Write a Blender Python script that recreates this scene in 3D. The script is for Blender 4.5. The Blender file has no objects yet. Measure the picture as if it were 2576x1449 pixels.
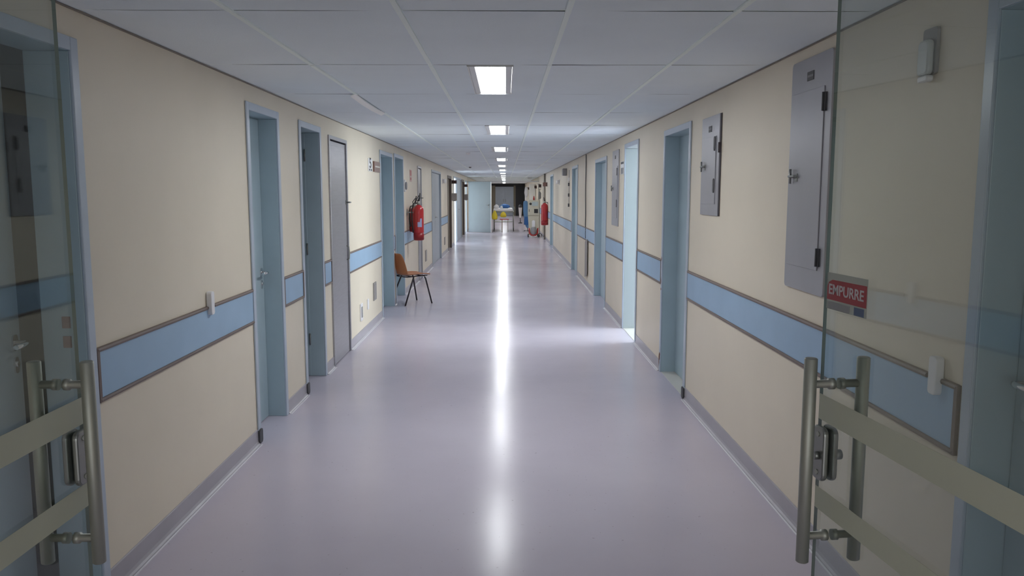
import bpy, bmesh, math, random
from mathutils import Vector, Matrix
random.seed(7)
S = bpy.context.scene
COL = S.collection
PI = math.pi

# ------------------------------------------------------------------ camera, world, exposure
F_PX = 1990.0
CAM_H = 1.6
cd = bpy.data.cameras.new('camera')
cd.sensor_width = 36.0
cd.lens = F_PX / 2576.0 * 36.0
cd.clip_start = 0.05
cd.clip_end = 200
cam = bpy.data.objects.new('camera', cd)
COL.objects.link(cam)
cam.location = (0, 0, CAM_H)
cam.rotation_euler = (math.radians(90 - 6.8343), 0, math.radians(-0.486))
S.camera = cam

W = bpy.data.worlds.new('world')
S.world = W
W.use_nodes = True
W.node_tree.nodes['Background'].inputs['Color'].default_value = (0.90, 0.90, 0.90, 1)
W.node_tree.nodes['Background'].inputs['Strength'].default_value = 0.50
S.view_settings.view_transform = 'Standard'
S.view_settings.look = 'None'
S.view_settings.gamma = 1.0
S.view_settings.use_curve_mapping = False
S.view_settings.exposure = 1.72
LAMP = 11.0          # fluorescent diffusers
DAY = 7.5           # the window of the open bright room
GLAZED = 0.42         # far glazed doors with daylight behind
try:
    S.cycles.max_bounces = 12
    S.cycles.diffuse_bounces = 7
    S.cycles.transparent_max_bounces = 16
    S.cycles.adaptive_threshold = 0.02
    S.cycles.caustics_reflective = False
    S.cycles.caustics_refractive = False
    S.cycles.sample_clamp_indirect = 6.0
except Exception:
    pass

XL, XR, ZC = -1.59, 1.402, 2.27
YB, YE = -3.0, 57.0          # corridor ends
WT = 0.14                    # wall thickness

# ------------------------------------------------------------------ materials
MATS = {}
def mat(name, col, rough=0.5, metal=0.0, spec=0.5, var=0.0, vscale=6.0, bump=0.0, bscale=80.0,
        emit=None, estr=0.0, alpha=1.0, coat=0.0, stretch=None):
    if name in MATS:
        return MATS[name]
    m = bpy.data.materials.new(name)
    m.use_nodes = True
    nt = m.node_tree
    b = nt.nodes['Principled BSDF']
    b.inputs['Base Color'].default_value = (*col, 1)
    b.inputs['Roughness'].default_value = rough
    b.inputs['Metallic'].default_value = metal
    b.inputs['Specular IOR Level'].default_value = spec
    b.inputs['Alpha'].default_value = alpha
    b.inputs['Coat Weight'].default_value = coat
    if emit:
        b.inputs['Emission Color'].default_value = (*emit, 1)
        b.inputs['Emission Strength'].default_value = estr
    tc = None
    if var or bump:
        tc = nt.nodes.new('ShaderNodeTexCoord')
        mp = nt.nodes.new('ShaderNodeMapping')
        nt.links.new(tc.outputs['Object'], mp.inputs['Vector'])
        if stretch:
            mp.inputs['Scale'].default_value = stretch
    if var:
        n = nt.nodes.new('ShaderNodeTexNoise')
        n.inputs['Scale'].default_value = vscale
        n.inputs['Detail'].default_value = 5
        nt.links.new(mp.outputs['Vector'], n.inputs['Vector'])
        r = nt.nodes.new('ShaderNodeValToRGB')
        r.color_ramp.elements[0].position = 0.3
        r.color_ramp.elements[1].position = 0.7
        r.color_ramp.elements[0].color = (*[c * (1 - var) for c in col], 1)
        r.color_ramp.elements[1].color = (*[min(1, c * (1 + var * 0.6)) for c in col], 1)
        nt.links.new(n.outputs['Fac'], r.inputs['Fac'])
        nt.links.new(r.outputs['Color'], b.inputs['Base Color'])
    if bump:
        n2 = nt.nodes.new('ShaderNodeTexNoise')
        n2.inputs['Scale'].default_value = bscale
        n2.inputs['Detail'].default_value = 3
        nt.links.new(mp.outputs['Vector'], n2.inputs['Vector'])
        bp = nt.nodes.new('ShaderNodeBump')
        bp.inputs['Strength'].default_value = bump
        bp.inputs['Distance'].default_value = 0.004
        nt.links.new(n2.outputs['Fac'], bp.inputs['Height'])
        nt.links.new(bp.outputs['Normal'], b.inputs['Normal'])
    MATS[name] = m
    return m

M = dict(
    wall=mat('cream_wall_paint', (0.765, 0.69, 0.56), 0.45, spec=0.35, var=0.04, vscale=1.6, bump=0.10, bscale=30),
    white_wall=mat('white_wall_paint', (0.80, 0.80, 0.76), 0.5, var=0.03, bump=0.08, bscale=30),
    room=mat('side_room_paint', (0.70, 0.72, 0.72), 0.7),
    dark_room=mat('unlit_room_paint', (0.16, 0.16, 0.17), 0.8),  # darkness of the unlit rooms is put into this colour
    cove=mat('lavender_vinyl_skirting', (0.40, 0.38, 0.42), 0.32, var=0.08, vscale=3),
    weld=mat('white_skirting_seam', (0.85, 0.85, 0.88), 0.3),
    tile=mat('ceiling_tile', (0.79, 0.865, 0.91), 0.75, var=0.03, vscale=2.0, bump=0.15, bscale=120),
    tbar=mat('ceiling_grid_bar', (0.88, 0.96, 0.93), 0.5),
    cavity=mat('ceiling_void', (0.10, 0.10, 0.11), 0.9),
    frame=mat('light_blue_frame_enamel', (0.45, 0.52, 0.61), 0.3, var=0.04, vscale=5),
    leaf=mat('blue_grey_door_enamel', (0.40, 0.51, 0.565), 0.35, var=0.05, vscale=4),
    pale_leaf=mat('pale_blue_door_enamel', (0.45, 0.56, 0.62), 0.4, var=0.04, vscale=3),
    cross_leaf=mat('grey_blue_fire_door_enamel', (0.27, 0.315, 0.335), 0.35, var=0.04, vscale=3),
    open_jamb=mat('pale_grey_jamb_enamel', (0.38, 0.42, 0.43), 0.4),
    grey_leaf=mat('grey_blue_door_enamel', (0.42, 0.47, 0.52), 0.4),
    steel=mat('brushed_grey_steel', (0.42, 0.42, 0.45), 0.34, metal=0.75, var=0.07, vscale=5, bump=0.05, bscale=60, stretch=(1, 1, 12)),
    steel_dark=mat('dark_steel_edge', (0.07, 0.06, 0.07), 0.5, metal=0.3),
    panel=mat('grey_panel_enamel', (0.37, 0.37, 0.40), 0.34, metal=0.2, var=0.05, vscale=4, stretch=(1, 1, 0.3)),
    chrome=mat('chrome', (0.75, 0.75, 0.76), 0.18, metal=1.0),
    satin=mat('satin_stainless', (0.42, 0.43, 0.39), 0.48, metal=0.75),
    lockm=mat('lock_metal', (0.30, 0.31, 0.30), 0.35, metal=0.8),
    black=mat('black_rubber', (0.02, 0.02, 0.022), 0.5),
    darkg=mat('dark_grey_plastic', (0.06, 0.06, 0.065), 0.5),
    midg=mat('mid_grey_plastic', (0.28, 0.28, 0.29), 0.5),
    rail=mat('blue_wall_guard', (0.32, 0.48, 0.66), 0.4, var=0.05, vscale=3),
    trimb=mat('brown_wall_guard_edge', (0.16, 0.115, 0.10), 0.45),
    white=mat('white_plastic', (0.78, 0.78, 0.80), 0.35),
    lamp_body=mat('white_lamp_housing', (0.75, 0.76, 0.76), 0.4),
    reflector=mat('lamp_reflector', (0.62, 0.63, 0.64), 0.45),
    diffuser=mat('lit_fluorescent_diffuser', (0.9, 0.9, 0.9), 0.4, emit=(0.95, 0.98, 1.0), estr=LAMP),
    day=mat('daylit_window', (0.9, 0.9, 0.9), 0.3, emit=(0.87, 0.97, 1.0), estr=DAY),
    glazed=mat('daylit_frosted_glass', (0.9, 0.9, 0.9), 0.3, emit=(0.80, 0.92, 1.0), estr=GLAZED),
    brown_sign=mat('brown_sign', (0.22, 0.12, 0.10), 0.4),
    dark_sign=mat('dark_maroon_sign', (0.05, 0.018, 0.016), 0.4),
    ink=mat('sign_ink', (0.03, 0.03, 0.035), 0.5),
    pale=mat('sign_lettering', (0.72, 0.70, 0.66), 0.5),
    grille=mat('grey_plate', (0.30, 0.28, 0.27), 0.5),
    red=mat('extinguisher_red', (0.46, 0.018, 0.022), 0.28, coat=0.4),
    red_cap=mat('extinguisher_band', (0.30, 0.012, 0.016), 0.35),
    blue_label=mat('blue_white_label', (0.40, 0.42, 0.62), 0.5),
    orange=mat('tan_orange_plastic', (0.52, 0.20, 0.08), 0.36, var=0.12, vscale=3, bump=0.05),
    rust=mat('rust', (0.20, 0.07, 0.03), 0.8),
    black_metal=mat('black_chair_tube', (0.035, 0.028, 0.035), 0.35, metal=0.4),
    beige=mat('beige_equipment', (0.56, 0.53, 0.42), 0.4),
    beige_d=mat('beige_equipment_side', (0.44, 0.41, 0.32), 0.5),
    pipe=mat('grey_brown_conduit', (0.23, 0.20, 0.17), 0.5),
    brown_frame=mat('dark_brown_frame', (0.13, 0.10, 0.085), 0.5),
    taupe=mat('taupe_pilaster', (0.27, 0.24, 0.18), 0.6),
    charcoal=mat('charcoal_panel', (0.035, 0.036, 0.042), 0.6),
    sheet=mat('white_sheet', (0.82, 0.80, 0.80), 0.8, bump=0.3, bscale=20),
    blue_cloth=mat('blue_cloth', (0.05, 0.16, 0.42), 0.8, bump=0.3, bscale=15),
    pale_blue_cloth=mat('pale_blue_cloth', (0.15, 0.30, 0.52), 0.8, bump=0.3, bscale=15),
    yellow=mat('yellow_bag', (0.72, 0.55, 0.03), 0.5, bump=0.3, bscale=15),
    wood=mat('brown_wood_leg', (0.22, 0.13, 0.08), 0.5),
    redp=mat('red_plastic', (0.42, 0.03, 0.03), 0.4),
    film=mat('frosted_film_strip', (0.60, 0.62, 0.50), 0.6, alpha=0.93),
    sticker=mat('clear_sticker_backing', (0.42, 0.45, 0.43), 0.5, alpha=0.55),
    sticker_red=mat('red_sticker', (0.34, 0.028, 0.04), 0.45),
    sticker_text=mat('sticker_lettering', (0.55, 0.50, 0.52), 0.5),
    sticker_blue=mat('sticker_blue', (0.08, 0.12, 0.22), 0.5),
    glass_edge=mat('green_glass_edge', (0.16, 0.21, 0.19), 0.25),
    lens=mat('frosted_lamp_lens', (0.60, 0.62, 0.60), 0.35, alpha=0.9),
    screen=mat('grey_screen', (0.45, 0.52, 0.52), 0.25),
    threshold=mat('pale_stone_threshold', (0.62, 0.60, 0.56), 0.4),
)

def floor_material():
    m = bpy.data.materials.new('lavender_vinyl_floor')
    m.use_nodes = True
    nt = m.node_tree
    b = nt.nodes['Principled BSDF']
    tc = nt.nodes.new('ShaderNodeTexCoord')
    n = nt.nodes.new('ShaderNodeTexNoise')
    n.inputs['Scale'].default_value = 1.3
    n.inputs['Detail'].default_value = 6
    nt.links.new(tc.outputs['Object'], n.inputs['Vector'])
    r = nt.nodes.new('ShaderNodeValToRGB')
    r.color_ramp.elements[0].position = 0.35
    r.color_ramp.elements[1].position = 0.68
    r.color_ramp.elements[0].color = (0.545, 0.50, 0.58, 1)
    r.color_ramp.elements[1].color = (0.58, 0.535, 0.615, 1)
    nt.links.new(n.outputs['Fac'], r.inputs['Fac'])
    # small speckles of dirt
    v = nt.nodes.new('ShaderNodeTexNoise')
    v.inputs['Scale'].default_value = 45
    nt.links.new(tc.outputs['Object'], v.inputs['Vector'])
    r2 = nt.nodes.new('ShaderNodeValToRGB')
    r2.color_ramp.elements[0].position = 0.24
    r2.color_ramp.elements[1].position = 0.29
    r2.color_ramp.elements[0].color = (0.72, 0.70, 0.70, 1)
    r2.color_ramp.elements[1].color = (1, 1, 1, 1)
    nt.links.new(v.outputs['Fac'], r2.inputs['Fac'])
    mx = nt.nodes.new('ShaderNodeMixRGB')
    mx.blend_type = 'MULTIPLY'
    mx.inputs['Fac'].default_value = 1
    nt.links.new(r.outputs['Color'], mx.inputs['Color1'])
    nt.links.new(r2.outputs['Color'], mx.inputs['Color2'])
    nt.links.new(mx.outputs['Color'], b.inputs['Base Color'])
    rr = nt.nodes.new('ShaderNodeMapRange')
    rr.inputs['To Min'].default_value = 0.17
    rr.inputs['To Max'].default_value = 0.24
    nt.links.new(n.outputs['Fac'], rr.inputs['Value'])
    nt.links.new(rr.outputs['Result'], b.inputs['Roughness'])
    b.inputs['Specular IOR Level'].default_value = 0.13
    n2 = nt.nodes.new('ShaderNodeTexNoise')
    n2.inputs['Scale'].default_value = 5.0
    n2.inputs['Detail'].default_value = 4
    nt.links.new(tc.outputs['Object'], n2.inputs['Vector'])
    bp = nt.nodes.new('ShaderNodeBump')
    bp.inputs['Strength'].default_value = 0.16
    bp.inputs['Distance'].default_value = 0.006
    nt.links.new(n2.outputs['Fac'], bp.inputs['Height'])
    nt.links.new(bp.outputs['Normal'], b.inputs['Normal'])
    return m
M['floor'] = floor_material()

def glass_material(name, tint, facing):
    m = bpy.data.materials.new(name)
    m.use_nodes = True
    nt = m.node_tree
    nt.nodes.clear()
    out = nt.nodes.new('ShaderNodeOutputMaterial')
    tr = nt.nodes.new('ShaderNodeBsdfTransparent')
    tr.inputs['Color'].default_value = (*tint, 1)
    gl = nt.nodes.new('ShaderNodeBsdfGlossy')
    gl.inputs['Color'].default_value = (0.9, 0.95, 0.93, 1)
    gl.inputs['Roughness'].default_value = 0.015
    fr = nt.nodes.new('ShaderNodeFresnel')
    fr.inputs['IOR'].default_value = facing
    df = nt.nodes.new('ShaderNodeBsdfDiffuse')
    df.inputs['Color'].default_value = (0.45, 0.5, 0.48, 1)
    mx0 = nt.nodes.new('ShaderNodeMixShader')
    mx0.inputs['Fac'].default_value = 0.03
    nt.links.new(tr.outputs[0], mx0.inputs[1])
    nt.links.new(df.outputs[0], mx0.inputs[2])
    mx = nt.nodes.new('ShaderNodeMixShader')
    ge = nt.nodes.new('ShaderNodeNewGeometry')
    mr = nt.nodes.new('ShaderNodeMapRange')
    mr.inputs['To Min'].default_value = facing
    mr.inputs['To Max'].default_value = 1.0 / facing
    nt.links.new(ge.outputs['Backfacing'], mr.inputs['Value'])
    nt.links.new(mr.outputs['Result'], fr.inputs['IOR'])
    nt.links.new(fr.outputs[0], mx.inputs['Fac'])
    nt.links.new(mx0.outputs[0], mx.inputs[1])
    nt.links.new(gl.outputs[0], mx.inputs[2])
    nt.links.new(mx.outputs[0], out.inputs['Surface'])
    return m
M['glass'] = glass_material('tempered_glass', (0.86, 0.885, 0.875), 1.45)
M['clear'] = glass_material('clear_glass', (0.95, 0.97, 0.96), 1.45)

# ------------------------------------------------------------------ geometry helpers
def new():
    return bmesh.new()

def box(bm, x0, x1, y0, y1, z0, z1, rz=None, mi=0):
    if x0 > x1: x0, x1 = x1, x0
    if y0 > y1: y0, y1 = y1, y0
    if z0 > z1: z0, z1 = z1, z0
    c = [(x0, y0, z0), (x1, y0, z0), (x1, y1, z0), (x0, y1, z0), (x0, y0, z1), (x1, y0, z1), (x1, y1, z1), (x0, y1, z1)]
    vs = [bm.verts.new(p) for p in c]
    fs = []
    for f in ((3, 2, 1, 0), (4, 5, 6, 7), (0, 1, 5, 4), (1, 2, 6, 5), (2, 3, 7, 6), (3, 0, 4, 7)):
        fc = bm.faces.new([vs[i] for i in f])
        fc.material_index = mi
        fs.append(fc)
    if rz is not None:
        bmesh.ops.transform(bm, matrix=rz, verts=vs)
    return vs

def tube(bm, pts, r, n=12, cap=True):
    pts = [Vector(p) for p in pts]
    rs = r if isinstance(r, (list, tuple)) else [r] * len(pts)
    rings = []
    up = None
    for i, p in enumerate(pts):
        if i == 0: d = pts[1] - pts[0]
        elif i == len(pts) - 1: d = pts[-1] - pts[-2]
        else: d = (pts[i + 1] - p).normalized() + (p - pts[i - 1]).normalized()
        d.normalize()
        if up is None:
            a = Vector((0, 0, 1)) if abs(d.z) < 0.9 else Vector((1, 0, 0))
            u = d.cross(a).normalized()
        else:
            u = (up - d * up.dot(d))
            u = u.normalized() if u.length > 1e-6 else d.orthogonal().normalized()
        up = u
        v = d.cross(u)
        rings.append([bm.verts.new(p + (u * math.cos(2 * PI * k / n) + v * math.sin(2 * PI * k / n)) * rs[i]) for k in range(n)])
    for a, b in zip(rings, rings[1:]):
        for k in range(n):
            f = bm.faces.new((a[k], a[(k + 1) % n], b[(k + 1) % n], b[k]))
            f.smooth = True
    if cap:
        bm.faces.new(rings[0][::-1])
        bm.faces.new(rings[-1])

def lathe(bm, prof, c=(0, 0, 0), n=24, cap=True):
    rings = []
    for r, z in prof:
        rings.append([bm.verts.new((c[0] + r * math.cos(2 * PI * k / n), c[1] + r * math.sin(2 * PI * k / n), c[2] + z)) for k in range(n)])
    for a, b in zip(rings, rings[1:]):
        for k in range(n):
            f = bm.faces.new((a[k], a[(k + 1) % n], b[(k + 1) % n], b[k]))
            f.smooth = True
    if cap:
        bm.faces.new(rings[0][::-1])
        bm.faces.new(rings[-1])

def prism(bm, poly, axis, a, b):
    """poly: 2D outline in the plane across axis ('x','y','z'), extruded from a to b"""
    def P(u, v, t):
        return {'x': (t, u, v), 'y': (u, t, v), 'z': (u, v, t)}[axis]
    v0 = [bm.verts.new(P(u, v, a)) for u, v in poly]
    v1 = [bm.verts.new(P(u, v, b)) for u, v in poly]
    n = len(poly)
    bm.faces.new(v0)
    bm.faces.new(v1[::-1])
    for i in range(n):
        bm.faces.new((v0[i], v1[i], v1[(i + 1) % n], v0[(i + 1) % n]))

def rounded(w, h, r, n=5, cx=0, cy=0):
    pts = []
    for (sx, sy, a0) in ((1, 1, 0), (-1, 1, 90), (-1, -1, 180), (1, -1, 270)):
        for k in range(n + 1):
            a = math.radians(a0 + 90 * k / n)
            pts.append((cx + sx * (w / 2 - r) + r * math.cos(a), cy + sy * (h / 2 - r) + r * math.sin(a)))
    return pts

def obj(name, bm, m, parent=None, loc=(0, 0, 0), rz=0, bev=0, sub=0):
    me = bpy.data.meshes.new(name)
    bmesh.ops.recalc_face_normals(bm, faces=bm.faces[:])
    bm.to_mesh(me)
    bm.free()
    for x in (m if isinstance(m, (list, tuple)) else [m]):
        me.materials.append(x)
    o = bpy.data.objects.new(name, me)
    COL.objects.link(o)
    o.location = loc
    o.rotation_euler = (0, 0, rz)
    if parent is not None:
        o.parent = parent
    if bev:
        b = o.modifiers.new('bevel', 'BEVEL')
        b.width = bev
        b.segments = 2
        b.limit_method = 'ANGLE'
        b.angle_limit = math.radians(50)
    if sub:
        s = o.modifiers.new('sub', 'SUBSURF')
        s.levels = sub
        s.render_levels = sub
    return o

def thing(name, label, cat, loc=(0, 0, 0), rz=0, group=None):
    o = bpy.data.objects.new(name, None)
    COL.objects.link(o)
    o.location = loc
    o.rotation_euler = (0, 0, rz)
    o['label'] = label
    o['category'] = cat
    if group: o['group'] = group
    return o

def tag(o, label, cat, group=None):
    o['label'] = label
    o['category'] = cat
    if group: o['group'] = group
    return o

def struct(o):
    o['kind'] = 'structure'
    return o

def sempty(name, loc, rz=0):
    o = bpy.data.objects.new(name, None)
    COL.objects.link(o)
    o.location = loc
    o.rotation_euler = (0, 0, rz)
    return struct(o)

def text(name, body, size, m, parent, M4, sx=1.0, extr=0.0004):
    cu = bpy.data.curves.new(name, 'FONT')
    cu.body = body
    cu.size = size
    cu.extrude = extr
    cu.offset = size * 0.018
    cu.align_x = 'CENTER'
    cu.align_y = 'CENTER'
    t = bpy.data.objects.new(name + '_tmp', cu)
    COL.objects.link(t)
    dg = bpy.context.evaluated_depsgraph_get()
    me = bpy.data.meshes.new_from_object(t.evaluated_get(dg))
    bpy.data.objects.remove(t)
    me.transform(Matrix.Diagonal((sx, 1, 1, 1)))
    me.transform(M4)
    me.materials.clear()
    me.materials.append(m)
    o = bpy.data.objects.new(name, me)
    COL.objects.link(o)
    o.parent = parent
    return o

def wall_loc(side, y, z=0.0, off=0.0):
    """origin on the wall plane; local +x points into the corridor"""
    return ((XL + off, y, z), 0.0) if side == 'L' else ((XR - off, y, z), PI)

# ------------------------------------------------------------------ the doorways: (side, y0, y1, top)
DOORS = [
    ('L', 2.22, 3.02, 2.165), ('L', 4.935, 5.635, 2.16), ('L', 6.18, 6.90, 2.16), ('L', 7.20, 8.00, 2.12),
    ('L', 10.12, 11.25, 2.145), ('L', 11.41, 12.43, 2.165), ('L', 14.45, 15.05, 2.09), ('L', 17.20, 19.62, 2.11),
    ('L', 21.95, 23.45, 2.09), ('L', 24.60, 26.02, 2.12), ('L', 26.12, 28.80, 2.12), ('L', 28.95, 30.70, 2.10), ('L', 31.60, 32.75, 2.10),
    ('R', 1.45, 2.345, 2.165), ('R', 6.02, 7.03, 2.14), ('R', 8.36, 9.34, 2.165), ('R', 10.98, 12.37, 2.11),
    ('R', 15.35, 16.65, 2.145), ('R', 23.15, 24.65, 2.15),
]
AW, LN, DP = 0.05, 0.018, 0.12      # architrave width, lining thickness, recess depth

def wall_mesh(side):
    bm = new()
    x0, x1 = (XL - WT, XL) if side == 'L' else (XR, XR + WT)
    y = YB
    for s, a, b, t in sorted(d for d in DOORS if d[0] == side):
        a2, b2, t2 = a + AW - LN, b - AW + LN, t - AW + LN
        box(bm, x0, x1, y, a2, 0, ZC + 0.08)
        box(bm, x0, x1, a2, b2, t2, ZC + 0.08)
        y = b2
    box(bm, x0, x1, y, YE, 0, ZC + 0.08)
    return bm

struct(obj('wall_left', wall_mesh('L'), M['wall']))
struct(obj('wall_right', wall_mesh('R'), M['wall']))

# floor runs under the recesses and side rooms
bm = new()
box(bm, XL - 3.6, XR + 4.6, YB, YE + 3, -0.06, 0)
struct(obj('floor', bm, M['floor']))

# ------------------------------------------------------------------ ceiling of sagging tiles on a bar grid
BARX = [XL, -1.02, -0.395, 0.235, 0.865, XR]
GY = [4.30 + 1.25 * k for k in range(-6, 43)]
bm = new()
rnd = random.Random(3)
for xi in range(5):
    xa, xb = BARX[xi], BARX[xi + 1]
    for yi in range(len(GY) - 1):
        ya, yb = GY[yi], GY[yi + 1]
        mid = (xa + xb) / 2
        if xi == 2 and (yi - 6) % 3 == 0 and yi >= 6:
            segs = [(xa, -0.205), (0.045, xb)]           # the tile around a lamp
        else:
            segs = [(xa, xb)]
        sag = rnd.uniform(0.0, 0.0035)
        tl, tr = rnd.uniform(-0.001, 0.0045), rnd.uniform(-0.001, 0.0045)
        fl, fr_ = rnd.uniform(-0.001, 0.0045), rnd.uniform(-0.001, 0.0045)
        for (sa, sb) in segs:
            nx, ny = 8, 4
            g = []
            for i in range(nx + 1):
                row = []
                for j in range(ny + 1):
                    u, v = i / nx, j / ny
                    x = sa + (sb - sa) * u
                    yy = ya + 0.004 + (yb - ya - 0.008) * v
                    lift = (tl * (1 - u) ** 3 + tr * u ** 3) * (1 - v) + (fl * (1 - u) ** 3 + fr_ * u ** 3) * v
                    z = ZC + 0.004 + lift - sag * math.sin(PI * u) * math.sin(PI * v)
                    row.append(bm.verts.new((x, yy, z)))
                g.append(row)
            for i in range(nx):
                for j in range(ny):
                    f = bm.faces.new((g[i][j], g[i][j + 1], g[i + 1][j + 1], g[i + 1][j]))
                    f.smooth = True
ceil = obj('ceiling', bm, M['tile'])
struct(ceil)
bm = new()
box(bm, XL - WT, XR + WT, YB, YE, ZC + 0.075, ZC + 0.12)
struct(obj('ceiling_void', bm, M['cavity']))
for k, x in enumerate(BARX[1:5]):
    bm = new()
    ys = [YB] + [y for y in GY if YB < y < YE] + [YE]
    for a, b in zip(ys, ys[1:]):
        d = rnd.uniform(0.0, 0.0018)
        if k == 0 and abs(a - 5.55) < 0.01:
            continue                                    # the drooping length hangs here
        box(bm, x - 0.0105, x + 0.0105, a + 0.0015, b - 0.0015, ZC - 0.001 - d, ZC + 0.006)
    struct(obj('trim_%d' % (k + 1), bm, M['tbar']))
bm = new()
for a, b, za, zb in ((5.50, 5.9, 0.001, -0.008), (5.9, 6.4, -0.008, -0.007), (6.4, 6.84, -0.007, 0.002)):
    vs = box(bm, -1.050, -1.018, a, b, ZC - 0.004, ZC + 0.003)
    for v in vs:
        v.co.z += (za if v.co.y < (a + b) / 2 else zb) - (0.016 if v.co.x < -1.03 else 0.0)
tagbar = obj('trim_5', bm, mat('white_loose_bar', (0.92, 0.92, 0.88), 0.35))  # near-white, brightness from its tilt put into the colour
struct(tagbar)
bm = new()
for y in GY:
    if YB < y < YE:
        box(bm, XL, XR, y - 0.010, y + 0.010, ZC + 0.007, ZC + 0.02)
struct(obj('trim_6', bm, M['tbar']))
bm = new()
for x, s in ((XL, 1), (XR, -1)):
    box(bm, x, x + s * 0.006, YB, YE, ZC - 0.002, ZC + 0.004)
struct(obj('trim_7', bm, M['pipe']))

# ------------------------------------------------------------------ skirting and wall guard
def cove(side, a, b, idx):
    s = 1 if side == 'L' else -1
    X = XL if side == 'L' else XR
    root = sempty('baseboard_%s_%d' % ('left' if s > 0 else 'right', idx), (X, (a + b) / 2, 0))
    h = (b - a) / 2
    pr = [(0, 0.0005), (s * 0.026, 0.0005), (s * 0.020, 0.002), (s * 0.012, 0.009), (s * 0.007, 0.022), (s * 0.006, 0.094), (s * 0.003, 0.098), (0, 0.098)]
    bm = new()
    prism(bm, pr, 'y', -h, h)
    obj('skirting', bm, M['cove'], root)
    bm = new()
    box(bm, s * 0.026, s * 0.034, -h, h, 0.0003, 0.0022)
    obj('seam', bm, M['weld'], root)

gi = {'L': 0, 'R': 0}
for side in 'LR':
    y = YB + 0.02
    for s, a, b, t in sorted(d for d in DOORS if d[0] == side):
        if a - y > 0.06:
            gi[side] += 1
            cove(side, y, a - 0.002, gi[side])
        y = b + 0.002
    gi[side] += 1
    cove(side, y, YE - 0.05, gi[side])

RAILS = [('L', 3.03, 4.93, 1, 0), ('L', 5.64, 6.175, 1, 0), ('L', 6.905, 7.195, 1, 0), ('L', 8.03, 10.115, 0, 0), ('L', 11.26, 11.40, 1, 0),
         ('L', 12.44, 14.44, 0, 0), ('L', 15.06, 17.12, 0, 1), ('L', 19.70, 21.90, 0, 0),
         ('R', 2.375, 6.01, 1, 0), ('R', 7.045, 8.345, 1, 0), ('R', 9.36, 10.97, 1, 0), ('R', 12.38, 15.34, 0, 0), ('R', 16.72, 23.14, 1, 0), ('R', 24.66, 34.0, 0, 0)]
NOTCH = {0: 4.225, 8: 2.505}
for i, (side, a, b, c0, c1) in enumerate(RAILS):
    s = 1 if side == 'L' else -1
    X = XL if side == 'L' else XR
    z0, z1 = (0.803, 0.986) if side == 'L' else (0.806, 0.996)
    root = sempty('trim_%d' % (i + 8), (X, (a + b) / 2, 0))
    h = (b - a) / 2
    bm = new()
    box(bm, 0.0, s * 0.007, -h, h, z0, z1)
    obj('guard_band', bm, M['rail'], root)
    cy = NOTCH.get(i)
    for za, top in ((z1, True), (z0 - 0.016, False)):
        bm = new()
        segs = [(-h, h)]
        if top and cy is not None:
            cl = cy - (a + b) / 2
            segs = [(-h, cl - 0.045), (cl + 0.045, h)]
        for p, q in segs:
            prism(bm, [(0, za - 0.002), (s * 0.012, za), (s * 0.015, za + 0.008), (s * 0.012, za + 0.015), (0, za + 0.017)], 'y', p, q)
        obj('guard_edge', bm, M['trimb'], root)
    for e, on in ((-h, c0), (h, c1)):
        if on or i in (1, 2, 4, 9):
            bm = new()
            box(bm, 0, s * 0.013, e - 0.009, e + 0.009, z0 - 0.016, z1 + 0.016)
            obj('end_cap', bm, M['trimb'], root)

# ------------------------------------------------------------------ doors
def lever(parent, x, y, z, out, direct, m=None):
    """lever handle with rose and key plate; out = +1 pointing to corridor; direct = sign of lever along y"""
    m = m or M['chrome']
    bm = new()
    prism(bm, rounded(0.045, 0.06, 0.02, cx=y, cy=z), 'x', x, x + 0.006)
    prism(bm, rounded(0.035, 0.06, 0.015, cx=y, cy=z - 0.085), 'x', x, x + 0.006)
    tube(bm, [(x + 0.004, y, z), (x + 0.045, y, z), (x + 0.052, y + direct * 0.02, z), (x + 0.05, y + direct * 0.11, z)], 0.009, 10)
    tube(bm, [(x + 0.004, y, z - 0.08), (x + 0.012, y, z - 0.08)], 0.012, 10)
    obj('handle', bm, m, parent)

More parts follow.
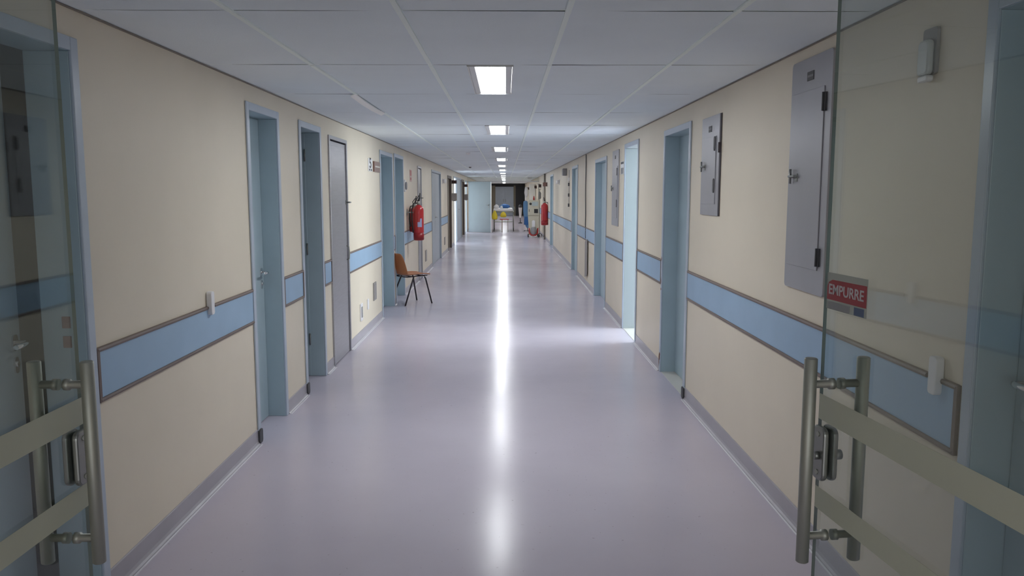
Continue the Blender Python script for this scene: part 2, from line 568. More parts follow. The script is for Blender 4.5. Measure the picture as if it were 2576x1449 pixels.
def door(idx, side, a, b, top, fm='frame', lm='leaf', depth=DP, leaf='closed', ang=0, hinge='near', handle=True, double=False, foot=False, thr=None, aw=AW, jm='leaf'):
    yc = (a + b) / 2
    (loc, rz) = wall_loc(side, yc)
    root = sempty('door_%d' % idx, loc, rz)
    far = 1 if side == 'L' else -1          # local direction of "away from camera"
    w = b - a
    H = w / 2
    proud = 0.012
    bm = new()
    for s in (-1, 1):
        box(bm, 0.001, proud, s * H, s * (H - aw), 0.001, top)                      # architrave
        box(bm, -depth - 0.045, 0.001, s * (H - aw + LN - 0.001), s * (H - aw), 0.001, top - aw, mi=1)      # lining
    box(bm, 0.001, proud, -H + aw, H - aw, top - aw, top)
    box(bm, -depth - 0.045, 0.001, -H + aw - LN + 0.001, H - aw + LN - 0.001, top - aw, top - aw + LN - 0.001, mi=1)
    obj('door_frame', bm, [M[fm], M[jm]], root, bev=0.003)
    if foot:
        bm = new()
        prism(bm, rounded(aw + 0.012, 0.09, 0.02, cx=-far * (H - aw / 2), cy=0.05), 'x', 0.004, proud + 0.008)
        obj('foot_cap', bm, M['darkg'], root)
    if thr:
        bm = new()
        box(bm, -WT - 0.02, 0.0, -H + aw, H - aw, 0.0005, 0.003)
        obj('threshold', bm, M[thr], root)
    if leaf == 'none':
        return root
    wi = w - 2 * aw - 0.006
    hl = top - aw - 0.008
    leaves = [(1, wi)] if not double else [(1, wi / 2 - 0.002), (-1, wi / 2 - 0.002)]
    for sgn, lw in leaves:
        hs = (-far if hinge == 'near' else far) * sgn
        bm = new()
        # leaf extends from hinge along -hs
        box(bm, -0.035, 0, 0, -hs * lw, 0.006, hl)
        me = bpy.data.meshes.new('door_leaf')
        bm.to_mesh(me)
        bm.free()
        me.materials.append(M[lm])
        lf = bpy.data.objects.new('door_leaf', me)
        bv = lf.modifiers.new('bevel', 'BEVEL'); bv.width = 0.002; bv.segments = 2
        COL.objects.link(lf)
        lf.parent = root
        lf.location = (-depth, hs * (wi / 2), 0)
        lf.rotation_euler = (0, 0, math.radians(ang) * (-hs))
        if handle and sgn == 1:
            lever(lf, 0.0, -hs * (lw - 0.055), 1.05, 1, hs)
        if ang > 60:
            for hz in (0.33, 1.12, 1.92):
                bm = new()
                tube(bm, [(0.004, 0, hz - 0.05), (0.004, 0, hz + 0.05)], 0.007, 8)
                box(bm, -0.03, 0.003, -0.001, 0.002, hz - 0.045, hz + 0.045)
                obj('hinge', bm, M['lockm'], lf)
    return root

# left wall
d0 = door(1, 'L', *DOORS[0][1:], leaf='open', lm='pale_leaf', ang=10, hinge='near', foot=True)
d0['label'] = 'light blue framed door standing ajar behind the left glass door'
bm = new()
for hz in (1.115, 1.04):
    box(bm, -0.085, -0.055, 0.345, 0.351, hz - 0.022, hz + 0.022)
obj('strike_plate', bm, mat('strike_plate_red', (0.30, 0.16, 0.15), 0.4, metal=0.3), d0)
door(2, 'L', *DOORS[1][1:], foot=True)
door(3, 'L', *DOORS[2][1:], leaf='open', ang=92, hinge='far', handle=False, foot=True)
door(5, 'L', *DOORS[4][1:], foot=False, hinge='far', depth=0.13)
door(6, 'L', *DOORS[5][1:], depth=0.13, handle=False)
door(8, 'L', *DOORS[7][1:], fm='grey_leaf', lm='grey_leaf', depth=0.03, jm='grey_leaf', double=True)
door(9, 'L', *DOORS[8][1:], fm='brown_frame', jm='brown_frame', lm='taupe', depth=0.06, handle=False, aw=0.08)
door(11, 'L', *DOORS[10][1:], fm='grey_leaf', lm='grey_leaf', depth=0.02, jm='grey_leaf', double=True)
door(12, 'L', *DOORS[11][1:], fm='brown_frame', jm='brown_frame', lm='taupe', depth=0.05, handle=False, aw=0.08)
# right wall
door(14, 'R', *DOORS[13][1:], lm='leaf', hinge='near', ang=0)
r = door(15, 'R', *DOORS[14][1:], handle=False, hinge='far', thr='threshold', foot=True)
bm = new()
for (u, v, w_, h_) in ((0.0, 0.16, 0.03, 0.035), (0.012, 0.19, 0.02, 0.02), (-0.01, 0.13, 0.014, 0.05), (0.005, 1.05, 0.012, 0.02), (0.0, 0.85, 0.01, 0.03), (0.004, 0.78, 0.014, 0.012)):
    prism(bm, [(-0.505 + 0.02 + u + w_ * 0.8 * math.cos(t), v - 0.03 + h_ * 0.9 * math.sin(t) * (1 + 0.3 * math.cos(3 * t))) for t in [k * PI / 5 for k in range(10)]], 'x', 0.0122, 0.0130)
obj('rust_patch', bm, M['rust'], r)
door(16, 'R', *DOORS[15][1:], lm='pale_leaf', jm='open_jamb', leaf='open', ang=100, hinge='near', handle=False, thr='threshold')
door(17, 'R', *DOORS[16][1:], lm='pale_leaf', jm='pale_leaf', depth=0.09, hinge='far')  # paler enamel on jamb and leaf stands in for light falling there
door(18, 'R', *DOORS[17][1:], hinge='far', depth=0.05, handle=False)
door(19, 'R', *DOORS[18][1:], hinge='far', depth=0.05, handle=False)

# flush steel shaft doors
def steel_door(idx, a, b, top, narrow=False):
    yc, w = (a + b) / 2, b - a
    (loc, rz) = wall_loc('L', yc)
    root = sempty('door_%d' % idx, loc, rz)
    H = w / 2
    bm = new()
    f = 0.035
    for s in (-1, 1):
        box(bm, -0.06, 0.016, s * H, s * (H - f), 0.001, top)
    box(bm, -0.06, 0.016, -H + f, H - f, top - f, top)
    obj('door_frame', bm, M['steel'], root, bev=0.003)
    bm = new()
    box(bm, -0.062, -0.055, -H + f, H - f, 0.0, top - f)
    for s in (-1, 1):
        box(bm, -0.055, 0.0, s * (H - f - 0.006), s * (H - f), 0.0, top - f)
    obj('shadow_gap', bm, M['steel_dark'], root)
    bm = new()
    box(bm, -0.05, 0.002, -H + f + 0.010, H - f - 0.014, 0.008, top - f - 0.012)
    if not narrow:
        box(bm, 0.002, 0.006, -H + f + 0.03, H - f - 0.06, 0.06, top - f - 0.05)
    leaf = obj('door_leaf', bm, M['steel'], root, bev=0.003)
    bm = new()
    box(bm, 0.002, 0.012, H - f - 0.05, H - f - 0.025, 1.49, 1.53)
    tube(bm, [(0.01, H - f - 0.04, 1.51), (0.05, H - f - 0.04, 1.51)], 0.008, 8)
    tube(bm, [(0.045, H - f - 0.07, 1.51), (0.045, H - f + 0.01, 1.51)], 0.007, 8)
    obj('latch', bm, M['lockm'], leaf)
    if not narrow:
        bm = new()
        tube(bm, [(0.006, H - f - 0.06, 0.94), (0.03, H - f - 0.06, 0.95), (0.034, H - f - 0.06, 1.0), (0.03, H - f - 0.06, 1.07), (0.006, H - f - 0.06, 1.08)], 0.006, 8)
        obj('handle', bm, M['satin'], leaf)
steel_door(4, *DOORS[3][1:])
steel_door(7, *DOORS[6][1:], narrow=True)

# glazed doors far down the left wall, bright daylight behind the frosted glass
def glazed_door(idx, a, b, top):
    yc, w = (a + b) / 2, b - a
    (loc, rz) = wall_loc('L', yc)
    root = sempty('door_%d' % idx, loc, rz)
    H = w / 2
    bm = new()
    for s in (-1, 1):
        box(bm, -0.10, 0.012, s * H, s * (H - 0.05), 0.001, top)
    box(bm, -0.10, 0.012, -H + 0.05, H - 0.05, top - 0.05, top)
    obj('door_frame', bm, M['grey_leaf'], root)
    bm = new()
    box(bm, -0.045, -0.03, -H + 0.05, H - 0.05, 0.01, top - 0.05)
    obj('lit_pane', bm, M['glazed'], root)
glazed_door(10, *DOORS[9][1:])
glazed_door(13, *DOORS[12][1:])

# ------------------------------------------------------------------ side rooms seen through open doors
def room(name, side, a, b, depth, m, win=None):
    s = -1 if side == 'L' else 1
    X0 = XL - WT if side == 'L' else XR + WT
    X1 = X0 + s * depth
    bm = new()
    t = 0.06
    box(bm, X0, X1, a - t, a, 0, ZC + 0.3)
    box(bm, X0, X1, b, b + t, 0, ZC + 0.3)
    box(bm, X0, X1, a, b, ZC + 0.2, ZC + 0.26)
    if win:
        w0, w1, z0, z1 = win
        box(bm, X1, X1 + s * t, a, w0, 0, ZC + 0.2)
        box(bm, X1, X1 + s * t, w1, b, 0, ZC + 0.2)
        box(bm, X1, X1 + s * t, w0, w1, 0, z0)
        box(bm, X1, X1 + s * t, w0, w1, z1, ZC + 0.2)
    else:
        box(bm, X1, X1 + s * t, a, b, 0, ZC + 0.2)
    struct(obj(name, bm, m))
    if win:
        bm = new()
        box(bm, X1 + s * 0.03, X1 + s * 0.04, win[0], win[1], win[2], win[3])
        struct(obj('window_1', bm, M['day']))
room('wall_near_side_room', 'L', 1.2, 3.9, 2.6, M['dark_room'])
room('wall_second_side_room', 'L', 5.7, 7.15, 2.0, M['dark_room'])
room('wall_bright_side_room', 'R', 7.2, 10.7, 4.2, M['room'], win=(7.5, 10.5, 1.05, 2.42))

# ------------------------------------------------------------------ ceiling lamps
ORD = ['nearest', 'second', 'third', 'fourth', 'fifth', 'sixth', 'seventh', 'eighth']
def make_lamp():
    t = thing('ceiling_lamp', '', 'lamp', group='fluorescent lamps in a row along the ceiling')
    L = 1.18
    bm = new()
    # recessed trough: sides, ends, top
    box(bm, -0.125, -0.119, -L / 2, L / 2, 0.0, 0.07)
    box(bm, 0.119, 0.125, -L / 2, L / 2, 0.0, 0.07)
    box(bm, -0.125, 0.125, -L / 2, -L / 2 + 0.006, 0.0, 0.07)
    box(bm, -0.125, 0.125, L / 2 - 0.006, L / 2, 0.0, 0.07)
    box(bm, -0.125, 0.125, -L / 2, L / 2, 0.066, 0.072)
    obj('housing', bm, M['lamp_body'], t)
    for s in (-1, 1):
        bm = new()
        prism(bm, [(s * 0.118, 0.002), (s * 0.112, 0.000), (s * 0.083, 0.0025), (s * 0.080, 0.012), (s * 0.118, 0.012)], 'y', -L / 2 + 0.007, L / 2 - 0.007)
        obj('reflector', bm, M['reflector'], t)
    bm = new()
    box(bm, -0.079, 0.079, -L / 2 + 0.007, L / 2 - 0.007, 0.004, 0.006)
    obj('diffuser', bm, M['diffuser'], t)
    return t
lamp0 = make_lamp()
k = 0
y = 4.30 + 0.625
while y < YE - 1:
    if k == 0:
        o = lamp0
    else:
        o = lamp0.copy()
        COL.objects.link(o)
        for ch in list(lamp0.children):
            c = ch.copy()
            COL.objects.link(c)
            c.parent = o
    o.location = (-0.08, y, ZC)
    if k < 8:
        o['label'] = '%s fluorescent ceiling lamp in the row, counted from the camera' % ORD[k]
        if k == 0:
            o['label'] = 'largest, nearest fluorescent ceiling lamp in the row, with visible side reflectors'
    else:
        o['label'] = 'tiny far ceiling lamp in the cluster above the end of the corridor'
    k += 1
    y += 3.75

# ------------------------------------------------------------------ glass entrance leaves (opened into the corridor)
def glass_door(side):
    if side == 'L':
        t = thing('glass_door', 'left frameless glass door leaf with tubular pull handle and frosted strips, no sticker', 'glass door', (-0.913, 1.664, 0), 0)
        s = -1
    else:
        t = thing('glass_door', 'right frameless glass door leaf bearing the red push sticker and tubular handle', 'glass door', (0.689, 1.68, 0), math.radians(5.8))
        s = 1
    # local: free edge at y=0, leaf runs to y=-0.82; x is across the glass
    g = 0.004
    bm = new()
    box(bm, -g, g, -0.82, 0, 0.012, 2.10)
    for f in bm.faces:
        c = f.calc_center_median()
        if abs(c.x) < g * 0.5:
            f.material_index = 1
    obj('glass_pane', bm, [M['glass'], M['glass_edge']], t)
    sx = -s                                           # side facing the corridor centre and the camera
    strips = ((1.108, 1.166), (0.925, 0.977)) if side == 'L' else ((1.124, 1.172), (0.912, 0.961))
    if side == 'R':
        strips = ((1.112, 1.168), (0.912, 0.961))
    for z0, z1 in strips:
        bm = new()
        box(bm, sx * (g + 0.0003), sx * (g + 0.0009), -0.819, -0.002, z0, z1)
        obj('frosted_strip', bm, M['film'], t)
    # pull handle
    hy = -0.064 if side == 'L' else -0.06
    zt, zb = (1.258, 0.824) if side == 'L' else (1.259, 0.813)
    s1, s2 = (1.209, 0.879) if side == 'L' else (1.203, 0.871)
    dx = 0.054 if side == 'L' else 0.058
    h = bpy.data.objects.new('pull_handle', None)
    COL.objects.link(h); h.parent = t
    for d in (-dx, dx):
        bm = new()
        lathe(bm, [(0.011, zb), (0.0135, zb + 0.002), (0.0135, zt - 0.002), (0.011, zt)], (d, hy, 0), 20)
        obj('handle_bar', bm, M['satin'], h)
    for z in (s1, s2):
        bm = new()
        tube(bm, [(-dx, hy, z), (-0.018, hy, z), (-0.017, hy, z), (-0.006, hy, z)], [0.0085, 0.0085, 0.012, 0.012], 14)
        tube(bm, [(0.006, hy, z), (0.017, hy, z), (0.018, hy, z), (dx, hy, z)], [0.012, 0.012, 0.0085, 0.0085], 14)
        obj('standoff', bm, M['satin'], h)
    # lock
    zc = 1.042
    lk = bpy.data.objects.new('door_lock', None)
    COL.objects.link(lk); lk.parent = t
    for d in (-1, 1):
        bm = new()
        poly = rounded(0.052, 0.118, 0.016, cx=-0.026, cy=zc)
        if d > 0: prism(bm, poly, 'x', g + 0.0005, g + 0.013)
        else: prism(bm, poly, 'x', -g - 0.013, -g - 0.0005)
        obj('lock_plate', bm, M['lockm'], lk, bev=0.004)
    if side == 'R':
        bm = new()
        tube(bm, [(g + 0.012, -0.03, zc - 0.004), (g + 0.03, -0.03, zc - 0.004)], 0.011, 14)
        tube(bm, [(-g - 0.012, -0.03, zc - 0.004), (-g - 0.024, -0.03, zc - 0.004)], 0.009, 14)
        obj('thumb_turn', bm, M['lockm'], lk)
    for zz in (-0.042, 0.042):
        bm = new()
        tube(bm, [(sx * (g + 0.012), -0.026, zc + zz), (sx * (g + 0.0145), -0.026, zc + zz)], 0.006, 12)
        obj('lock_screw', bm, M['satin'], lk)
    # patch fitting pivots at hinge side
    for z0, z1 in ((0.002, 0.055), (2.06, 2.112)):
        bm = new()
        for d in (-1, 1):
            box(bm, d * (g + 0.0003), d * (g + 0.012), -0.83, -0.66, z0, z1)
        box(bm, -g - 0.001, g + 0.001, -0.835, -0.822, z0, z1)
        obj('pivot_fitting', bm, M['satin'], t, bev=0.002)
    if side == 'R':
        st = bpy.data.objects.new('push_sticker', None)
        COL.objects.link(st); st.parent = t
        x = sx * (g + 0.0004)
        e = 0.0004 * sx
        bm = new(); box(bm, x, x + e, -0.167, -0.012, 1.357, 1.434); obj('sticker_film', bm, M['sticker'], st)
        bm = new()
        prism(bm, [(-0.165, 1.377), (-0.014, 1.377), (-0.014, 1.405), (-0.020, 1.414), (-0.034, 1.4195), (-0.165, 1.4205)], 'x', x + e, x + 2 * e)
        obj('red_band', bm, M['sticker_red'], st)
        bm = new(); box(bm, x + e, x + 2 * e, -0.105, -0.02, 1.3585, 1.373); obj('grey_band', bm, M['midg'], st)
        bm = new(); box(bm, x + e, x + 2 * e, -0.158, -0.122, 1.358, 1.374); obj('blue_mark', bm, M['sticker_blue'], st)
        R = Matrix(((0, 0, sx, x + 2.5 * e), (sx, 0, 0, -0.088), (0, 1, 0, 1.3985), (0, 0, 0, 1)))
        text('sticker_text', 'EMPURRE', 0.030, M['sticker_text'], st, R, sx=1.08, extr=0.0003)
    return t
glass_door('L')
glass_door('R')

# ------------------------------------------------------------------ things on the walls
def electrical_panel(y0, y1, z0, z1, label, rounded_top=False, ovals=False, gap=None):
    (loc, rz) = wall_loc('R', (y0 + y1) / 2, z0)
    t = thing('electrical_panel', label, 'electrical panel', loc, rz, 'electrical panels on the right wall')
    w, h = y1 - y0, z1 - z0
    H = w / 2
    bm = new()
    prism(bm, rounded(w, h, 0.02 if rounded_top else 0.006, cx=0, cy=h / 2), 'x', 0.001, 0.012)
    obj('cover_plate', bm, M['panel'], t, bev=0.002)
    # the door: local +y is nearer the camera on this wall
    bm = new()
    dy0, dy1 = -H + 0.035, H - 0.07
    dz0, dz1 = h * 0.085 + 0.02, h * (0.86 if rounded_top else 0.79)
    box(bm, 0.012, 0.017, dy0, dy1, dz0, dz1)
    dr = obj('panel_door', bm, M['panel'], t, bev=0.0015)
    zs = (0.265, 0.84) if rounded_top else (0.30, 0.71)
    for q in ((h * 0.16, h * 0.795) if rounded_top else (h * 0.30, h * 0.715)):
        bm = new()
        if rounded_top:
            box(bm, 0.012, 0.022, dy1 - 0.004, dy1 + 0.026, q - 0.04, q + 0.04)
            tube(bm, [(0.024, dy1 + 0.011, q - 0.04), (0.024, dy1 + 0.011, q + 0.04)], 0.006, 8)
        else:
            prism(bm, rounded(0.035, 0.095, 0.0174, cx=dy1 - 0.02, cy=q), 'x', 0.017, 0.022)
        obj('hinge', bm, M['darkg'], t)
    bm = new()
    hz = h * 0.50
    tube(bm, [(0.016, dy0 + 0.04, hz), (0.030, dy0 + 0.04, hz)], 0.007, 10)
    tube(bm, [(0.030, dy0 + 0.04, hz - 0.035), (0.030, dy0 + 0.04, hz + 0.035)], 0.006, 10)
    tube(bm, [(0.030, dy0 + 0.02, hz), (0.030, dy0 + 0.11, hz)], 0.006, 10)
    obj('latch_handle', bm, M['lockm'], t)
    bm = new()
    box(bm, 0.017, 0.0215, dy0 + 0.085, dy0 + 0.105, hz - 0.025, hz + 0.012)
    obj('key_lock', bm, M['lockm'], t)
    bm = new()
    box(bm, 0.012, 0.015, -0.04, 0.035, h - 0.105, h - 0.065)
    np_ = obj('name_plate', bm, M['darkg'], t)
    bm = new()
    for q in range(6):
        box(bm, 0.015, 0.0155, -0.033 + q * 0.011, -0.026 + q * 0.011, h - 0.09, h - 0.08)
    obj('plate_lettering', bm, M['midg'], np_)
    if gap:
        bm = new()
        box(bm, 0.001, 0.006, H + 0.001, H + 0.018, 0.0, h)
        box(bm, 0.006, 0.02, H + 0.001, H + 0.012, h * 0.62, h * 0.72)
        obj('side_gap', bm, M['steel_dark'], t)
    return t
electrical_panel(3.43, 3.91, 1.145, 2.215, 'largest grey electrical panel with T-shaped latch, beside the right glass door', True)
electrical_panel(5.20, 5.66, 1.45, 2.115, 'medium grey electrical panel with two dark oval hinges, before the near blue door', False, gap=True)
electrical_panel(9.80, 10.37, 1.19, 2.135, 'narrow-looking grey electrical panel between the bright open door and the next door', False)

def plate(name, side, y, z, w, h, label, cat, m='white', d=0.012, inner=None, group=None):
    (loc, rz) = wall_loc(side, y, z)
    t = thing(name, label, cat, loc, rz, group)
    bm = new()
    prism(bm, rounded(w, h, 0.006, cx=0, cy=0), 'x', 0.001, d)
    obj('cover', bm, M[m], t, bev=0.0015)
    if inner:
        bm = new()
        prism(bm, rounded(w * inner[0], h * inner[1], 0.004, cx=0, cy=0), 'x', d, d + 0.004)
        obj('socket', bm, M[inner[2]], t)
    return t
plate('wall_outlet', 'L', 8.63, 0.30, 0.13, 0.19, 'white wall outlet with grey centre low on the left wall', 'outlet', 'white', inner=(0.5, 0.62, 'midg'))
plate('wall_grille', 'L', 9.54, 0.42, 0.20, 0.215, 'grey square wall grille low beside the wide blue door, left wall', 'grille', 'grille', inner=(0.8, 0.8, 'grille'))
plate('blank_plate', 'L', 9.05, 0.33, 0.08, 0.12, 'small white blank plate between outlet and grey grille', 'wall plate', 'white')
plate('wall_grille', 'L', 15.8, 0.36, 0.26, 0.22, 'small grey plate low past the left fire extinguishers', 'wall plate', 'grille')
plate('wall_plate', 'L', 20.75, 0.36, 0.3, 0.2, 'faint grey plate low on the left wall past the grey double door', 'wall plate', 'grille')

# white cable boxes sitting on the notched wall guard
for side, y, z, lab in (('L', 4.20, 0.955, 'slim white plastic box on the notched blue guard, left wall'),
                        ('R', 2.485, 0.955, 'slim white plastic box on the blue guard seen through right glass door')):
    (loc, rz) = wall_loc(side, y, z)
    t = thing('cable_box', lab, 'switch box', loc, rz)
    hh = 0.125
    bm = new()
    prism(bm, rounded(0.046, hh, 0.014, cx=0, cy=hh / 2), 'x', 0.001, 0.03)
    obj('box_cover', bm, M['white'], t, bev=0.004)
    bm = new()
    q = 1
    box(bm, 0.0075, 0.010, 0.024, 0.043, 0.022, 0.062) if side == 'L' else box(bm, 0.0075, 0.010, -0.043, -0.024, 0.022, 0.062)
    obj('guard_notch', bm, M['trimb'], t)
# wall lamp behind right glass
(loc, rz) = wall_loc('R', 2.655, 1.985)
t = thing('wall_lamp', 'small translucent rounded wall lamp high behind the right glass door', 'wall lamp', loc, rz)
bm = new(); prism(bm, rounded(0.085, 0.15, 0.01, cx=0, cy=0.075), 'x', 0.001, 0.012); obj('back_plate', bm, M['grille'], t)
bm = new()
prism(bm, rounded(0.07, 0.115, 0.02, cx=0, cy=0.055), 'x', 0.012, 0.034); obj('lamp_lens', bm, M['lens'], t, bev=0.008)
bm = new(); prism(bm, rounded(0.06, 0.02, 0.008, cx=0, cy=-0.012), 'x', 0.008, 0.032); obj('bottom_lens', bm, M['white'], t, bev=0.004)

# signs
(loc, rz) = wall_loc('L', 9.42, 1.93)
t = thing('pictogram_sign', 'small white sign with black figure beside the brown door sign, left wall', 'sign', loc, rz)
bm = new(); box(bm, 0.001, 0.006, -0.135, 0.135, -0.075, 0.075); obj('sign_plate', bm, M['white'], t)
text('sign_text', '5', 0.165, M['ink'], t, Matrix(((0, 0, 1, 0.0066), (1, 0, 0, -0.01), (0, 1, 0, 0.016), (0, 0, 0, 1))), sx=1.9)
bm = new()
bm.free()
for c in (-0.06, 0.06):
    bm = new(); box(bm, 0.0062, 0.007, c - 0.035, c + 0.035, -0.068, -0.046)
    obj('sign_mark', bm, M['ink'], t)
(loc, rz) = wall_loc('L', 9.84, 1.92)
t = thing('door_sign', 'brown door sign with one pale text line before the wide blue door', 'sign', loc, rz)
bm = new(); box(bm, 0.001, 0.02, -0.22, 0.22, -0.062, 0.062); obj('sign_plate', bm, M['brown_sign'], t, bev=0.002)
bm = new()
xx = -0.16
for q in range(9):
    wq = 0.022 + 0.008 * ((q * 7) % 3)
    box(bm, 0.0203, 0.021, xx, xx + wq, -0.008, 0.010)
    xx += wq + 0.008
obj('sign_lettering', bm, M['pale'], t)
(loc, rz) = wall_loc('R', 9.535, 1.90)
t = thing('pictogram_sign', 'black and white pictogram sign beside the bright open door, right wall', 'sign', loc, rz)
bm = new(); box(bm, 0.001, 0.006, -0.12, 0.12, -0.075, 0.075); obj('sign_plate', bm, M['white'], t)
bm = new()
box(bm, 0.006, 0.007, -0.11, 0.11, 0.045, 0.070)
obj('sign_bar', bm, M['ink'], t)
for c in (-0.055, 0.055):
    bm = new(); box(bm, 0.006, 0.007, c - 0.03, c + 0.03, -0.07, 0.0)
    obj('sign_figure', bm, M['ink'], t)
(loc, rz) = wall_loc('L', 13.42, 1.89)
t = thing('warning_sign', 'small red and white wall sign above the left fire extinguishers', 'sign', loc, rz)
bm = new(); box(bm, 0.001, 0.005, -0.13, 0.13, -0.10, 0.10); obj('sign_plate', bm, mat('pale_red_sign', (0.62, 0.42, 0.38), 0.5), t)
bm = new(); box(bm, 0.005, 0.006, -0.10, 0.10, 0.0, 0.09); obj('red_field', bm, M['redp'], t)
bm = new(); box(bm, 0.005, 0.006, -0.08, 0.08, -0.07, -0.03); obj('red_line', bm, M['redp'], t)
# round fixture past door 6
(loc, rz) = wall_loc('L', 12.56, 1.715)
t = thing('alarm_bell', 'round white wall fixture just past the second wide blue door', 'wall fixture', loc, rz)
bm = new(); prism(bm, [(0.095 * math.cos(q * PI / 12), 0.095 * math.sin(q * PI / 12)) for q in range(24)], 'x', 0.001, 0.02); obj('base', bm, M['white'], t)
bm = new(); prism(bm, [(0.06 * math.cos(q * PI / 12), 0.06 * math.sin(q * PI / 12)) for q in range(24)], 'x', 0.02, 0.045); obj('dome', bm, M['midg'], t, bev=0.006)

# small sconces near the ceiling
for side, y, z, lab in (('L', 20.2, 1.90, 'small white wall sconce on the left wall past the grey double door'),
                        ('R', 20.5, 1.88, 'small white wall sconce on the right wall beyond the hanging cord'),):
    (loc, rz) = wall_loc(side, y, z)
    t = thing('wall_sconce', lab, 'wall lamp', loc, rz)
    bm = new(); box(bm, 0.001, 0.012, -0.05, 0.05, -0.07, 0.07); obj('back_plate', bm, M['white'], t)
    bm = new(); lathe(bm, [(0.02, -0.05), (0.04, -0.04), (0.045, 0.04), (0.03, 0.055)], (0.055, 0, 0), 14); obj('shade', bm, M['white'], t)
(loc, rz) = wall_loc('R', 18.3, 2.0)
t = thing('ceiling_speaker', 'grey box fixture high on the right wall past the slate door', 'wall fixture', loc, rz)
bm = new(); box(bm, 0.001, 0.09, -0.15, 0.15, 0.0, 0.16); obj('cabinet', bm, M['midg'], t, bev=0.006)
bm = new(); box(bm, 0.09, 0.094, -0.13, 0.13, 0.02, 0.14); obj('speaker_grille', bm, M['grille'], t)
(loc, rz) = wall_loc('R', 17.4, 0)
t = thing('hanging_cord', 'thin cord with small clips hanging on right wall beside grey box fixture', 'cord', loc, rz)
bm = new(); tube(bm, [(0.012, 0.02, 2.1), (0.01, 0, 1.9), (0.012, 0.02, 1.6), (0.01, 0, 1.31)], 0.006, 6); obj('cord_line', bm, M['midg'], t)
for z in (1.90, 1.79, 1.56, 1.34):
    bm = new(); box(bm, 0.001, 0.03, -0.045, 0.045, z - 0.035, z + 0.035); obj('clip', bm, M['white'] if z > 1.85 else M['darkg'], t)

# loose wires and conduit on right wall
(loc, rz) = wall_loc('R', 13.75, 0)
t = thing('wall_cable', 'thin dark cable pair running from ceiling down to grey cover, right wall', 'cable', loc, rz)
bm = new(); tube(bm, [(0.01, 0.0 + 0.03 * math.sin(q * 1.3), 2.26 - q * 0.17) for q in range(9)] + [(0.01, 0.02, 0.82)], 0.006, 6); obj('cable', bm, M['ink'], t)
bm = new(); tube(bm, [(0.01, -0.10 + 0.035 * math.sin(q * 1.1 + 1), 2.26 - q * 0.17) for q in range(8)] + [(0.01, 0.0, 0.95)], 0.004, 6); obj('cable', bm, M['midg'], t)
(loc, rz) = wall_loc('R', 13.5, 0)
t = thing('cable_cover', 'grey metal cable cover plate low on right wall below the thin cable', 'cable cover', loc, rz)
bm = new(); prism(bm, [(-0.18, 0.16), (0.14, 0.20), (0.18, 0.26), (0.18, 0.83), (-0.10, 0.79), (-0.18, 0.76)], 'x', 0.016, 0.024); box(bm, 0.001, 0.016, -0.1, 0.1, 0.3, 0.7)
obj('cover', bm, M['grille'], t)
(loc, rz) = wall_loc('R', 27.5, 0)
t = thing('wall_conduit', 'full height grey brown conduit pipe on right wall behind the extinguisher', 'pipe', loc, rz)
bm = new(); tube(bm, [(0.04, 0, 0.002), (0.04, 0, ZC - 0.003)], 0.03, 10); obj('pipe', bm, M['pipe'], t)
for z in (0.5, 1.3, 2.0):
    bm = new(); box(bm, 0.001, 0.08, -0.05, 0.05, z - 0.015, z + 0.015); obj('pipe_clamp', bm, M['lockm'], t)

# flag signs sticking out from walls, and dispensers
FLAG = [('L', 23.6, 1.93, 0.155, 0.10, 'dark', 'dark flag sign jutting from left wall, the nearer of the left two'),
        ('L', 30.75, 1.89, 0.14, 0.10, 'dark', 'dark flag sign jutting from left wall, the farther one beside the blue leaf'),
        ('R', 26.5, 1.89, 0.15, 0.13, 'brown', 'brown flag sign above the right extinguisher, nearest of the right row'),
        ('R', 30.9, 1.88, 0.12, 0.12, 'dark', 'dark flag sign second in the right row, above the beige machine side'),
        ('R', 35.3, 1.87, 0.11, 0.12, 'dark', 'small maroon flag sign third in the right row'),
        ('R', 45.0, 1.86, 0.16, 0.13, 'dark', 'tiny dark flag sign farthest along the right wall, over white cabinet')]
for side, y, z, w, h, c, lab in FLAG:
    (loc, rz) = wall_loc(side, y, z)
    t = thing('flag_sign', lab, 'sign', loc, rz, 'flag signs jutting from corridor walls')
    bm = new(); box(bm, 0.002, w, -0.012, 0.012, -h / 2, h / 2); obj('sign_panel', bm, M['brown_sign' if c == 'brown' else 'dark_sign'], t)
    bm = new(); box(bm, 0.001, 0.01, -0.03, 0.03, -h / 2 - 0.01, h / 2 + 0.01); obj('bracket', bm, M['lockm'], t)
for y, z, lab in ((23.75, 1.38, 'grey wall dispenser below the nearer dark flag sign, left wall'), (30.9, 1.34, 'grey wall dispenser below the farther dark flag sign, left wall')):
    (loc, rz) = wall_loc('L', y, z)
    t = thing('wall_dispenser', lab, 'dispenser', loc, rz)
    bm = new(); box(bm, 0.001, 0.15, -0.09, 0.09, 0.0, 0.22); obj('body', bm, M['grille'], t, bev=0.01)
    bm = new(); box(bm, 0.03, 0.12, -0.05, 0.05, -0.015, 0.0); obj('nozzle', bm, M['midg'], t)

